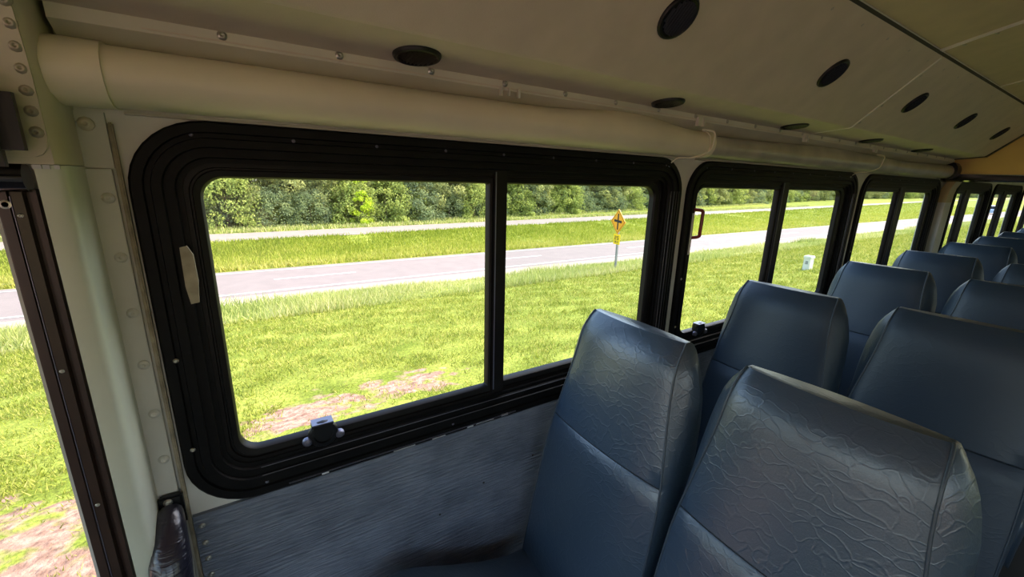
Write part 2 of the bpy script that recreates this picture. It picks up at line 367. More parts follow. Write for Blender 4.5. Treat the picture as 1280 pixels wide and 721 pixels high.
bm = bmesh.new(); box(bm, XFR-.06, XFR, YL-.06, 1.06, ZF-.25, -.85); box(bm, XFR-.06, XFR, YL-.06, 1.06, .25, .6)
box(bm, XFR-.06, XFR, YL-.06, YL+.1, -.85, .25); box(bm, XFR-.06, XFR, .96, 1.06, -.85, .25)
obj('wall_front', bm, 'wall', kind='structure')
obj('floor', bx(XFR-.06, XR+.06, YL-.06, 1.06, ZF-.08, ZF), 'floor', kind='structure')
# ceiling: shallow arch
cp = [(.556, .468), (.47, .489), (.372, .512), (.2, .548), (0, .575), (-.28, .59), (-.56, .575), (-.9, .53), (-1.2, .47), (-1.45, .38), (YL, .30)]
bm = bmesh.new(); prism_x(bm, cp+[(YL, .37), (-1.45, .45), (-.9, .6), (-.28, .66), (.3, .60), (.556, .53)], XFR, XR)
obj('ceiling', bm, 'ceiling', kind='structure')
bm = bmesh.new(); prism_x(bm, [(1.06, .3), (1.06, .42), (.9, .56), (.5, .68), (-.28, .74), (-1.1, .66), (-1.5, .5), (-1.62, .3), (-1.60, .3), (-1.48, .47), (-1.1, .62), (-.28, .70), (.5, .64), (.88, .53), (1.03, .41), (1.03, .3)], XFR-.06, XR+.06)
obj('trim_1', bm, 'roof', kind='structure')          # roof skin
# joint ridges of the ceiling panels
for i, x in enumerate((2.06, 2.95, 3.85, -.2)):
    bm = bmesh.new()
    for dx in (0, .018) if i == 0 else (0,):
        loft(bm, [[(x+dx, y, z), (x+dx+.002, y, z-.004), (x+dx+.006, y, z-.004), (x+dx+.008, y, z)] for y, z in cp[:9]], cap=True)
    obj('trim_%d' % (10+i), bm, 'strip', kind='structure')
    if i < 2:
        par = bpy.data.objects['trim_%d' % (10+i)]
        for y, z in ((.5, .482), (.43, .499), (.36, .515), (.28, .53)): screw((x+.04, y, z-.002), (0, .2, -1), .006, par)
# dark joint between duct and ceiling
bm = bmesh.new(); prism_x(bm, [(.556, .460), (.551, .474), (.546, .472), (.552, .4585)], XFR, 4.36); obj('trim_2', bm, 'groove', kind='structure')
# cove past the duct
cv = [(.998, .136), (.97, .20), (.90, .30), (.80, .385), (.68, .44), (.56, .47)]
bm = bmesh.new(); prism_x(bm, cv+[(.57, .48), (.69, .455), (.82, .40), (.92, .31), (.99, .2), (1.0, .14)], 4.56, XR)
obj('trim_3', bm, 'wall', kind='structure')
# transverse ochre header panel behind the duct end, with a glossy rail along its lower edge
bm = bmesh.new()
pr = [(.998, .135), (.998, .30)]+cv[2:]+cp[1:]+[(YL, .11), (-.2, .11)]
a = [bm.verts.new((4.47, y, z)) for y, z in pr]; b = [bm.verts.new((4.50, y, z)) for y, z in pr]
bm.faces.new(a); bm.faces.new(b[::-1])
for k in range(len(pr)): bm.faces.new((a[k], a[(k+1) % len(pr)], b[(k+1) % len(pr)], b[k]))
obj('trim_3', bm, 'ochre', kind='structure')
bm = bmesh.new(); loft(bm, [[(4.455, y, .088), (4.455, y, zt), (4.515, y, zt), (4.515, y, .088), (4.49, y, .078)] for y, zt in ((.998, .135), (.6, .122), (-.2, .110), (YL, .11))], cap=True)
obj('trim_4', bm, 'blkgloss', kind='structure')

# ---- overhead air duct: panels + vents + end cap
duct = empty('overhead_air_duct', (1.8, .78, .246), 'long beige angled overhead duct with round black vents along the roof edge', 'air duct')
FN = Vector((0, -.934, -1)).normalized()
def facet(x0, x1, name='duct_panel'):
    bm = bmesh.new()
    prism_x(bm, [(.93, .2325), (.783, .2455), (.777, .249), (.552, .4595), (.552, .472), (.785, .262), (.93, .246)], x0, x1)
    return obj(name, bm, 'duct', duct)
facet(XFR+.02, 2.118); facet(2.126, 4.01); facet(4.014, 4.34)
bm = bmesh.new(); prism_x(bm, [(.935, .228), (.775, .241), (.545, .458), (.56, .478), (.785, .27), (.935, .25)], 4.34, 4.37)
obj('end_trim', bm, 'blk', duct, label='black edge trim closing the rear end of the duct')
bm = bmesh.new(); prism_x(bm, [(.6, .425), (.549, .4725), (.546, .469), (.596, .421)], XFR+.02, 4.0)
obj('edge_flange', bm, 'strip', duct)
obj('joint_strip', loft(bmesh.new(), [[(2.116, y, z), (2.118, y-.002, z-.003), (2.125, y-.002, z-.003), (2.127, y, z)] for y, z in ((.93, .2325), (.783, .2455), (.777, .249), (.556, .456))], cap=True), 'strip', duct, label='pale joint line between two duct panels')
def vent(c, nrm, first=[None]):
    nrm = Vector(nrm).normalized()
    t = obj('vent', disc(bmesh.new(), c, nrm, [(.0475, 0), (.0475, .003), (.045, .007), (.041, .008), (.0375, .005), (.037, .0015)], 28), 'ventblk', duct, smooth=True)
    u = Vector((1, 0, 0)); v = nrm.cross(u).normalized(); cc = Vector(c)
    bm = bmesh.new()
    for k in range(-4, 5):
        a = k*.0082; h = math.sqrt(max(.036**2-a*a, 1e-6))
        p = cc+u*a+nrm*.002
        loft(bm, [[p+v*s*h+u*.0010, p+v*s*h+u*.0055+nrm*.006, p+v*s*h+u*.0065+nrm*.006, p+v*s*h+u*.0022] for s in (-1, 1)], cap=True)
    obj('louvre', bm, 'blk', t)
for i in range(7):
    x = .326+.766*i-.766
    if x < 4: vent((x, .871, .2378), (0, -.085, -1))
for i in range(6):
    x = .838+.762*i-.762
    if x < 4.2: vent((x, .667, .3515), FN)
for k in range(26):
    x = 1.495+.188*(k-8)
    if x < 4.3: screw((x, .575, .4415), FN, .0055, duct)
for y in (.605, .70, .76): screw((2.140, y, .249+(.777-y)*.934-.001), FN, .005, duct)

# ---- aluminium strip below duct, with screws
strip = empty('fixing_strip', (1.5, .93, .212), 'long pale metal strip of round screws just below the overhead duct', 'metal strip')
bm = bmesh.new(); prism_x(bm, [(.928, .2125), (.928, .2345), (.934, .2345), (.934, .214), (.968, .199), (.985, .188), (.985, .184), (.966, .194), (.932, .2105)], -.205, 4.36)
obj('rail', bm, 'strip', strip)
obj('lip', prism_x(bmesh.new(), [(.9265, .2165), (.9265, .219), (.929, .219), (.929, .2165)], -.1, 4.36), 'duct', strip)
for k in range(23): screw((.005+.1865*k, .9275, .2265), (0, -1, 0), .0062, strip)
for x in (.55, .60): obj('clip', bx(x, x+.006, .921, .93, .198, .2185), 'strip', strip)
obj('clip', bx(.574, .577, .922, .93, .200, .2185), 'strip', strip)
for x0 in (1.318, 2.07, 2.85):
    bm = bmesh.new(); box(bm, x0, x0+.006, .918, .93, .196, .225); box(bm, x0+.03, x0+.036, .918, .93, .196, .225); box(bm, x0+.006, x0+.03, .922, .93, .198, .224)
    obj('clip', bm, 'strip', strip)

# ---- cream cover over the roof-edge wiring
def cover_loop(x, k=1.0, top=0.0, grow=0.0):
    base = [(1.0, .1045), (.965, .1005), (.937, .1025), (.915, .112), (.902, .130), (.899, .150), (.905, .168), (.920, .1835), (.945, .190), (1.0, .192)]
    out = []
    for y, z in base:
        f = (z-.10)/.09
        out.append((x, 1-(1-y)*k-grow*(1 if y < .99 else 0), z+top*max(0, f)**2+grow*(f-.5)*1.4))
    return out
def cover(name, xs, kf, tf, mt, parent, grow=0):
    bm = bmesh.new(); loft(bm, [cover_loop(x, kf(x), tf(x), grow) for x in xs], cap=True)
    return obj(name, bm, mt, parent, smooth=True)
cvr = empty('wiring_cover', (.6, .95, .10), 'thick cream padded cover running over the first window and bulging near its right end', 'cover')
g = lambda x, c, s: math.exp(-((x-c)/s)**2)
cover('cover_body', list(np.linspace(-.158, 1.405, 50)), lambda x: 1.0-.22*min(1, max(0, (x-.9)/.45)), lambda x: .022*g(x, 1.02, .2)-.004*g(x, 1.35, .12), 'cover', cvr)
cover('end_cap', list(np.linspace(-.2155, -.152, 5)), lambda x: 1.0, lambda x: 0, 'cover', cvr, .0045)
cvr2 = empty('wiring_cover', (2.9, .95, .10), 'flatter dull cream cover with wrinkles over the second and third windows, ending in black', 'cover')
cover('cover_body', list(np.linspace(1.410, 4.36, 70)), lambda x: .74+.05*math.sin(x*5)+.10*min(1, max(0, (x-2.9))), lambda x: -.004+.008*math.sin(x*3.1)+.004*g(x, 2.3, .2), 'cover_worn', cvr2)
cover('joint_band', list(np.linspace(1.402, 1.432, 3)), lambda x: .80, lambda x: -.002, 'cover', cvr2, .003)
cover('end_gap', list(np.linspace(4.36, 4.46, 4)), lambda x: .95, lambda x: .02, 'blk', cvr2, .006)
obj('lower_bead', prism_x(bmesh.new(), [(.99, .095), (.992, .099), (1.0, .099), (1.0, .094)], 1.44, 4.4), 'strip', cvr2)
obj('lower_bead', prism_x(bmesh.new(), [(.99, .095), (.992, .099), (1.0, .099), (1.0, .094)], -.15, 1.40), 'strip', cvr)
for x0, nm in ((1.338, 'white wire loop hanging over the cover between the first two windows'), (2.875, 'white wire loop over the cover between the second and third windows')):
    pts = spline([(x0, .915, .185), (x0+.03, .89, .178), (x0+.045, .895, .15), (x0+.04, .905, .118), (x0+.0, .94, .096), (x0-.04, .965, .094), (x0-.05, .99, .075)], 5)
    w = obj('wire_loop', tube(bmesh.new(), pts, .0028, 6), 'wire', smooth='all', label=nm, cat='wire')
    screw((x0-.05, .993, .07), (0, -1, 0), .008, w)

# ---- windows
def window(i, w):
    xl, xr, zt, zb, gl, m1, m2, gr = w
    root = empty('window_%d' % (i+1), ((xl+xr)/2, 1, zb), kind='structure')
    R0 = .125
    prof = [(0, 1.0), (0, .989), (.004, .985), (.019, .985), (.021, .991), (.029, .991), (.031, .985), (.045, .985), (.047, .993), (.063, .993), (.065, 1.001), (.074, 1.001), (.074, 1.05), (.03, 1.06)]
    loops = [[(x, y, z) for x, z in rrect(xl+d, xr-d, zb+d*1.1, zt-d, max(R0-d, .03), 9)] for d, y in prof]
    obj('window_frame', loft(bmesh.new(), loops), 'frame', root, smooth=True)
    # sashes: rings round each pane
    def ring(name, a, b, ga, gb, y0, y1, ra, rb):
        o = [(a, b, zb+.073, zt-.066), (ga, gb, zb+.113, zt-.101)]
        bm = bmesh.new()
        def lp(ins, y):
            t = ins; x0 = a+(ga-a)*t; x1 = b+(gb-b)*t; z0 = o[0][2]+(o[1][2]-o[0][2])*t; z1 = o[0][3]+(o[1][3]-o[0][3])*t
            return [(x, y, z) for x, z in rrect(x0, x1, z0, z1, ((.058-.018*t) if ra else .004, (.058-.018*t) if rb else .004, (.058-.018*t) if rb else .004, (.058-.018*t) if ra else .004), 7)]
        loft(bm, [lp(0, y1), lp(0, y0+.002), lp(.06, y0), lp(.42, y0), lp(.46, y0+.004), lp(.55, y0+.004), lp(.6, y0), lp(.9, y0+.002), lp(1, y0+.008), lp(1, y1), lp(0, y1)])
        s = obj(name, bm, 'sash', root, smooth=True)
        pane = bmesh.new(); ym = (y0+y1)/2+.006
        lpv = [pane.verts.new((x, ym, z)) for x, z in rrect(ga-.006, gb+.006, zb+.107, zt-.095, (.03 if ra else .004, .03 if rb else .004, .03 if rb else .004, .03 if ra else .004), 6)]
        pane.faces.new(lpv)
        obj('pane', pane, 'glass' if ra else 'glass2', s)
        return s
    mm = m1+.30*(m2-m1)
    ring('sash', xl+.067, mm+.004, gl, m1, 1.004, 1.028, True, False)
    ring('sash', mm+.002, xr-.067, m2, gr, 1.012, 1.040, False, True)
    obj('interlock', bx(m1+.012, m2-.006, .998, 1.012, zb+.085, zt-.066, bev=.002), 'sash', root)
    obj('highlight_strip', bx(mm-.003, mm, .9965, .9985, zb+.10, zt-.07), 'nickel', root, label='thin painted highlight down the middle upright')  # bright strip stands in for the highlight line on the mullion
    # screws round the flange
    if i < 3:
        nx = 9
        for k in range(nx): screw((xl+.10+(xr-xl-.2)*k/(nx-1), .991, zt-.025), (0, -1, 0), .0030, root, mt='nickel')
        for k in (0, 3, 6, 8): screw((xl+.14+(xr-xl-.28)*k/8, .991, zb+.028), (0, -1, 0), .0030, root, mt='nickel')
        screw((xl+.020, .985, zb+.16), (0, -1, 0), .004, root); screw((xl+.02, .985, zb+.36), (0, -1, 0), .004, root)
        # slide latch on the lower rail
        lx = gl+.165 if i == 0 else gl+.105
        bm = bmesh.new(); box(bm, lx-.024, lx+.024, .975, 1.006, zb+.113, zb+.146, bev=.003)
        l = obj('latch', bm, 'blk', root)
        obj('latch_cap', bx(lx-.0235, lx+.0235, .973, 1.004, zb+.1465, zb+.149), 'nickel', l)
        bm = bmesh.new(); disc(bm, (lx, .985, zb+.118), (0, -1, 0), [(.034, 0), (.033, .006), (.030, .009), (.022, .010), (.02, .006)], 20); obj('latch_bezel', bm, 'blk', l, smooth=True)
        for s in (-1, 1): obj('latch_foot', disc(bmesh.new(), (lx+s*.036, .984, zb+.108), (0, -1, 0), [(.011, 0), (.011, .006), (.008, .011), (.004, .012)], 12), 'nickel', l, smooth=True)
    return root
W_ = [window(i, w) for i, w in enumerate(wins)]
# wear and painted edge highlights on the first two window frames
bm = bmesh.new(); pr = [(-.107, -.135), (-.096, -.132), (-.088, -.15), (-.087, -.20), (-.091, -.243), (-.104, -.245), (-.108, -.21)]
a = [bm.verts.new((x, .9835, z)) for x, z in pr]; b = [bm.verts.new((x, .992, z)) for x, z in pr]
bm.faces.new(a)
for k in range(len(pr)): bm.faces.new((a[k], a[(k+1) % 7], b[(k+1) % 7], b[k]))
obj('tape_residue', bm, 'residue', W_[0], label='beige scrap of old tape on the left side of the frame')
for x, z, sx, sz in ((.62, -.706, .012, .006), (.50, -.709, .010, .005), (.40, -.711, .02, .002), (.30, -.711, .03, .002), (.55, -.708, .03, .0018), (.10, -.708, .008, .006)):
    obj('paint_chip', bx(x-sx, x+sx, .9835, .986, z-sz*.5, z+sz*.5), 'chip', W_[0])
obj('sill_edge', bx(.02, .66, .981, .9845, -.7052, -.7035), 'nickel', W_[0], label='thin bright edge along the lower frame')  # brighter line along the lower frame
M['edge'] = mat('highlight_grey', srgb(92, 90, 92), .4, .3)  # pale lines stand in for highlights along the frame ridges
for z in (-.716+.0735, -.716+.052): obj('edge_highlight', bx(-.03, 1.24, .983, .9845, z, z+.0011), 'edge', W_[0])
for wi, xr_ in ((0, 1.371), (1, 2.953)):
    for d in (.0205, .0325, .0475, .0645): obj('edge_highlight', bx(xr_-d-.0012, xr_-d, .9835, .985, -.60, -.02), 'edge', W_[wi])
# red emergency-release handle on window 2
hr = obj('release_handle', tube(bmesh.new(), spline([(1.462, 1.005, -.088), (1.478, .975, -.088), (1.492, .972, -.095), (1.493, .972, -.115), (1.490, .972, -.172), (1.483, .972, -.190), (1.455, 1.0, -.196)], 4), .0065, 8), 'red', W_[1], smooth='all', label='small dark red release handle')
obj('handle_label', bx(1.448, 1.456, .9825, .985, -.10, -.26), 'white', W_[1], label='narrow pale label strip beside the red handle')

# ---- lower lining, flange trim, post, arch
obj('trim_5', bx(-.166, 9.3, .990, 1.0, ZF, -.718), 'lining', kind='structure')
t5 = bpy.data.objects['trim_5']
for z in (-.745, -.790, -.833, -.878, -.925, -.97): screw((-.152, .989, z), (0, -1, 0), .0052, t5)
for x, z in ((.55, -.93), (.40, -.98), (.74, -.9)): screw((x, .989, z), (0, -1, 0), .003, t5, mt='groove')
obj('trim_6', bx(-.1745, -.1675, .988, 1.0, ZF, .08, bev=.002), 'caulk', kind='structure')
obj('trim_7', bx(-.215, -.180, .990, 1.0, ZF, .004, bev=.001), 'wall', kind='structure')
t7 = bpy.data.objects['trim_7']
for k in range(7): screw((-.1915, .989, -.044-.1037*k), (0, -1, 0), .0075, t7, mt='wall')
obj('trim_8', bx(-.2145, -.176, .992, 1.0, .006, .095), 'wall', kind='structure')
screw((-.20, .99, .075), (0, -1, 0), .009, bpy.data.objects['trim_8'], mt='arch')
# post (painted channel) beside the door
pf = [(-.213, 1.0), (-.213, .955), (-.2135, .925), (-.2155, .910), (-.220, .902), (-.226, .899), (-.2465, .897), (-.2475, .905), (-.2555, .955), (-.266, 1.0)]
obj('trim_9', prism_z(bmesh.new(), pf, ZF, .007), 'post', kind='structure', smooth=True)
t9 = bpy.data.objects['trim_9']
# broken paint at the joint
for x, w_ in ((-.243, .010), (-.233, .007), (-.222, .006)): obj('paint_chip', bx(x-w_/2, x+w_/2, .8955, .898, .0015, .0075), 'chip', t9)
# arch above: follows the roof inward
bow = empty('roof_bow', (-.24, .9, .01), 'curved beige roof rib at the left with a plate of seven round screws', 'roof rib')
def arch_pts(z): return .897-.9*max(0, z-.06)**2-.06*max(0, z)
zs = [.008, .05, .1, .15, .2, .26, .32, .40]
loops = [[(-.213, 1.0, z), (-.213, arch_pts(z)+.03, z), (-.217, arch_pts(z)+.008, z), (-.224, arch_pts(z), z), (-.32, arch_pts(z), z), (-.32, 1.0, z)] for z in zs]
obj('rib', loft(bmesh.new(), loops, cap=True), 'arch', bow, smooth=True)
def plate_loop(z, x1): y = arch_pts(z); return [(x1, y-.004, z), (-.30, y-.004, z), (-.30, y, z), (x1, y, z)]
obj('screw_plate', loft(bmesh.new(), [plate_loop(z, x1) for z, x1 in ((.018, -.240), (.022, -.232), (.03, -.2265), (.045, -.2235), (.1, -.2225), (.15, -.2215), (.2, -.2205), (.26, -.2205), (.34, -.2205))], cap=True), 'arch', bow, smooth=True)
for k in range(10):
    z = .049+.0262*k; y = arch_pts(z); screw((-.2325*y/.893, y-.004, z*y/.85), (0, -1, -.1), .0066, bow, mt='rivet')
obj('corner_gusset', prism_x(bmesh.new(), [(.985, .15), (.985, .24), (.992, .24), (.992, .15)], -.213, -.15), 'arch', bow)
for z in (.2, .222): screw((-.19, .984, z), (0, -1, 0), .007, bow, mt='arch')

# ---- entrance door at the left
door = empty('door_1', (-.6, 1, ZF), kind='structure')
bm = bmesh.new(); prism_z(bm, [(-.2665, .955), (-.2735, .955), (-.2745, .968), (-.281, .968), (-.282, .955), (-.2935, .953), (-.2945, .962), (-.2975, .962), (-.2985, .955), (-.3105, .957), (-.3115, .975), (-.3185, .978), (-.3205, 1.02), (-.2665, 1.03)], ZF-.2, -.03)
obj('door_jamb', bm, 'jamb', door)
obj('seal_line', bx(-.2955, -.2945, .952, .9545, ZF, -.04), 'nickel', door, label='thin bright line down the dark jamb')
for z in (-.069, -.33, -.6): screw((-.289, .953, z), (0, -1, 0), .003, door)
obj('grommet', disc(bmesh.new(), (-.3015, .955, -.052), (0, -1, 0), [(.0068, 0), (.0068, .003), (.004, .0035), (.004, 0)], 16), 'steel', door)
obj('header_rail', tube(bmesh.new(), [(-1.3, .95, -.012), (-.270, .95, -.012)], .022, 14), 'blkgloss', door, smooth=True, label='glossy black round header rail')
obj('header_shelf', bx(-1.3, -.267, .93, 1.0, .008, .014), 'tan', door)
obj('header_box', bx(-1.3, -.267, .965, 1.0, .014, .2), 'blk', door)
bm = bmesh.new(); box(bm, -1.28, -.33, 1.012, 1.016, ZF-.15, -.04); obj('pane', bm, 'glass', door)
obj('door_frame', bx(-1.35, -1.28, .99, 1.03, ZF-.2, .0), 'jamb', door)
pad = empty('door_header_pad', (-.36, .86, .02), 'rounded black pad above the door at the left edge of the view', 'pad')
bm = bmesh.new(); box(bm, -1.1, -.238, .83, .885, .003, .120, bev=.022); obj('pad_body', bm, 'blk', pad, smooth=True)

# ---- rear pillar between third and fourth windows
pil = empty('wall_pillar', (4.62, .96, ZF), 'narrow wall pillar, white below and tan above, between third and fourth windows', 'pillar')
obj('lower_post', prism_z(bmesh.new(), [(4.53, 1.0), (4.53, .955), (4.535, .95), (4.685, .95), (4.69, .955), (4.69, 1.0)], ZF, -.075), 'wall', pil, label='white lower half')
ups = [(-.075, .950), (-.02, .950), (.03, .944), (.08, .925), (.12, .905), (.17, .885), (.25, .83)]
obj('upper_bow', loft(bmesh.new(), [[(4.53, y+.05, z), (4.53, y, z), (4.69, y, z), (4.69, y+.05, z)] for z, y in ups], cap=True), 'tan', pil, label='tan upper half bending into the roof')

# ---- padded handrail
hr = empty('stanchion', (-.197, .88, ZF), 'black tape-wrapped padded stanchion bolted beside the door, bottom left', 'handrail')
pts = spline([(-.195, .975, -.672), (-.195, .955, -.682), (-.196, .925, -.71), (-.197, .896, -.755), (-.198, .882, -.82), (-.199, .878, -.95), (-.2, .876, -1.3), (-.2, .876, ZF)], 6)
nn = len(pts); rr = [.019+.0145*min(1, k/16) for k in range(nn)]
obj('padding', tube(bmesh.new(), pts, rr, 20), 'tape', hr, smooth='all')
obj('mounting_plate', bx(-.213, -.172,   .974, .989, -.715, -.642, bev=.004), 'blk', hr)
screw((-.196, .973, -.653), (0, -1, 0), .0065, hr)
obj('floor_foot', disc(bmesh.new(), (-.2, .876, ZF+.001), (0, 0, 1), [(.06, 0), (.06, .008), (.04, .02)], 20), 'blk', hr, smooth=True)

# ================================================================ SEATS
# height, half-width to the piped seam, depth, outward bulge of the side boxing
HW = [(-1.17, .205, .060, .004), (-1.0, .208, .085, .006), (-.85, .206, .100, .010), (-.75, .202, .106, .016), (-.694, .196, .106, .020), (-.690, .1955, .106, .020), (-.686, .195, .106, .021), (-.64, .188, .104, .027), (-.55, .173, .098, .040), (-.49, .164, .090, .044), (-.45, .160, .080, .040), (-.42, .158, .070, .034), (-.395, .156, .058, .025), (-.375, .154, .044, .014), (-.362, .152, .030, .006), (-.357, .150, .018, .001)]
def backrest_bm(x0, yc):
    bm = bmesh.new(); loops = []; NF = 12
    for z, hw, th, bl in HW:
        xf = x0+.2*(z+1.16)
        rnd = max(0, z+.43)/.075; xf += .030*rnd*rnd if rnd < 1.2 else 0
        gr = .0035 if abs(z+.690) < .001 else 0
        lp = []
        for k in range(NF+1):                 # front, slightly crowned
            t = -1+2*k/NF; lp.append((xf-.016*(1-t*t)**.8+gr, yc+t*hw, z))
        sp_ = th*.16
        lp += [(xf+.005, yc+hw+.002+bl*.12, z), (xf+th*.28, yc+hw+bl*.72, z), (xf+th*.6, yc+hw+bl, z), (xf+th*.94, yc+hw+bl*.7, z)]
        for k in range(7):
            t = 1-2*k/6; lp.append((xf+th+.010*(1-t*t), yc+t*(hw+bl*.4-.012), z))
        lp += [(xf+th*.94, yc-hw-bl*.7, z), (xf+th*.6, yc-hw-bl, z), (xf+th*.28, yc-hw-bl*.72, z), (xf+.005, yc-hw-.002-bl*.12, z)]
        loops.append(lp)
    loft(bm, loops, cap=True); return bm
def piping_pts(x0, yc, s):
    out = []
    for z, hw, th, bl in HW:
        xf = x0+.2*(z+1.16); rnd = max(0, z+.43)/.075; xf += .030*rnd*rnd
        out.append((xf+.001, yc+s*(hw+.002), z))
    return out
def cushion_bm(x0, yc, hw=.218):
    bm = bmesh.new(); loops = []
    prof = [(-.02, -1.165), (.06, -1.158), (.15, -1.13), (.25, -1.085), (.34, -1.04), (.40, -1.015), (.44, -1.012), (.465, -1.03), (.478, -1.07), (.478, -1.13), (.45, -1.17)]
    n = len(prof)
    for y, ins in [(-hw, .03), (-hw+.006, .012), (-hw+.025, .0)]+[(t*hw, -.004) for t in (-.6, -.2, .2, .6)]+[(hw-.025, 0), (hw-.006, .012), (hw, .03)]:
        lp = [(x0-px+(ins if px > .4 else 0), yc+y, pz-ins*.8) for px, pz in prof]+[(x0-.42, yc+y, -1.19), (x0+.02, yc+y, -1.26)]
        loops.append(lp)
    loft(bm, loops, cap=True); return bm
def make_seat(x, yc):
    r = empty('bus_seat', (x, yc, ZF))
    b = obj('backrest', backrest_bm(x, yc), 'seat', r, smooth=True)
    obj('cushion', cushion_bm(x, yc), 'seat', r, smooth=True)
    for s in (-1, 1): obj('piping', tube(bmesh.new(), piping_pts(x, yc, s), .0028, 6), 'piping', b, smooth='all')
    bm = bmesh.new(); tube(bm, [(x+.2*.4705-.0150*(1-(k/6)**2)**.8-.0+.0018, yc+k/6*.1945, -.690+.000*(k/6)**2) for k in range(-6, 7)], .0016, 6)
    obj('seam', bm, 'seatseam', b)
    for fx in (-.35, .02): obj('leg', tube(bmesh.new(), [(x+fx, yc-.12, -1.24), (x+fx, yc-.12, ZF+.01)], .02, 10), 'blk', r, smooth=True)
    for fx in (-.35, .02): obj('leg', tube(bmesh.new(), [(x+fx, yc+.12, -1.24), (x+fx, yc+.12, ZF+.01)], .02, 10), 'blk', r, smooth=True)
    obj('seat_frame', bx(x-.40, x+.05, yc-.17, yc+.17, -1.265, -1.235), 'blk', r)
    return r
def copy_tree(o, parent=None):
    c = o.copy(); C.objects.link(c)
    if parent: c.parent = parent
    for ch in o.children: copy_tree(ch, c)
    return c
X0 = .813-.2*.80
seat0 = make_seat(X0, .697)
wx = [.813, 1.638, 2.60, 3.466, 4.40, 5.357, 6.25, 7.15]
ax = [.813, 1.694, 2.569, 3.40, 4.35, 5.30, 6.2]
wl = ['window seat nearest the camera in dark blue-grey vinyl, its cushion showing beside the wall',
      'second window seat, dark blue vinyl back below the second window',
      'third window seat from the front, its back top before the third window',
      'fourth window seat from the front, blue-grey back below the third window',
      'fifth window seat from the front, just past the white pillar',
      'sixth window seat from the front, only its rounded top showing',
      'seventh window seat from the front, a low dark back at the far end',
      'farthest window seat in the row, a small dark top at the right edge']
al = ['largest aisle seat in the foreground, creased grey-blue vinyl with bright sheen',
      'second aisle seat, wide dark teal back behind the creased foreground seat',
      'third aisle seat, dark back top at the right edge of the view',
      'fourth aisle seat, small rounded corner at the right edge',
      'fifth aisle seat, barely showing behind the fourth aisle seat',
      'sixth aisle seat, hidden mostly behind the fifth aisle seat',
      'seventh aisle seat at the far end of the aisle row']
def place(x, yc, lab, grp, first=False):
    o = seat0 if first else copy_tree(seat0)
    o.location = T((X0+x-.813, yc, ZF)); finish(o, lab, 'seat', grp)
    if x > 1 or yc > .5:          # only the foreground seat is heavily crushed
        for c in o.children:
            if c.name.startswith(('backrest', 'cushion')):
                c.material_slots[0].link = 'OBJECT'; c.material_slots[0].material = M['seat_mid' if x < 1 else 'seat_smooth_dim']
    return o
for i, x in enumerate(wx): place(x, .697, wl[i], 'seats in the row beside the windows', i == 0)
for i, x in enumerate(ax[:5]): place(x, .25, al[i], 'seats in the row beside the aisle')

# ================================================================ OUTSIDE
def zg(Y):
    if Y < 3.3: return -2.3
    if Y < 21.9: return -2.3-.1667*(Y-3.3)
    if Y < 28.1: return -5.4
    if Y < 34: return -5.4-.05*(Y-28.1)
    if Y < 39: return -5.695+.095*(Y-34)
    return -5.22
def far(X): return .10*max(0, X) if X < 400 else 40
def warp(Y, X):       # far side of the median drifts away to the right
    t = min(1, max(0, (Y-29)/10)); return Y+t*(far(X)+(.07*max(0, X) if Y > 48 else 0))
def sg_(v): return 1/(1+math.exp(max(-40, min(40, v))))
def sheet(name, ys, xs_, mt, dz=0, kind='structure', soil=False):
    bm = bmesh.new()
    loops = [[(X, warp(Y, X), zg(Y)+dz+(.012*math.sin(X*2.1+Y*3.3)+.01*math.sin(X*5.1-Y*4.2) if Y < 17 and soil else 0)) for X in xs_] for Y in ys]
    loft(bm, loops, closed=False)
    o = obj(name, bm, mt, kind=kind)
    if soil:
        me = o.data; at = me.attributes.new('soil', 'FLOAT', 'POINT'); L0 = o.location
        vals = []
        for v in me.vertices:
            X = (v.co.x+L0.x)/S; Y = (v.co.y+L0.y)/S
            s = .56*math.exp(-((X-1.5)/1.45)**2-((Y-4.8)/1.0)**2)+.42*math.exp(-((X-.1)/.7)**2-((Y-4.6)/.7)**2)+.62*sg_((Y-4.6+.5*(X+1.6))*3)*sg_((X+.6)*4)+.22*math.exp(-((X-4.8)/.6)**2-((Y-6.4)/.5)**2)+.35*max(0, 3.4-Y)*sg_((X-.3)*3)
            vals.append(min(.9, s))
        at.data.foreach_set('value', vals)
    return o
fx = list(np.concatenate([np.linspace(-60, -6, 14), np.linspace(-5, 12, 90), np.linspace(13, 60, 40), np.linspace(70, 600, 40)]))
cx = list(np.concatenate([np.linspace(-80, 0, 9), np.linspace(5, 120, 24), np.linspace(140, 700, 20)]))
sheet('ground', list(np.concatenate([np.linspace(-60, .9, 8), np.linspace(1.1, 8, 46), np.linspace(8.3, 21.2, 30)])), fx, 'field', soil=True)
sheet('gravel_shoulder', [18.0, 19.2, 20.6, 22.0], cx, 'gravel', .02)
sheet('near_road', [21.9, 23, 25, 27, 28.15], cx, 'asphalt', .03)
sheet('ground_median', [28.1, 29.5, 31, 34, 36.5, 39, 40.3], cx, 'field', 0)
sheet('far_road', [40.1, 42, 44, 45.7], cx, 'asphalt2', .03)
sheet('ground_beyond', [45.6, 47, 50, 70, 140, 400], cx, 'field', 0)
ln = sheet('road_edge_line', [22.35, 22.55], cx, 'roadline', .045, kind='structure')
sheet('road_edge_line', [27.45, 27.6], cx, 'roadline', .045, kind='structure')
road_dash = []
for k in range(24):
    x0 = 1+k*13.5; d = bmesh.new(); box(d, x0, x0+4.2, 24.9, 25.07, -5.366, -5.352); o = obj('lane_dash', d, 'roadline', kind='structure')

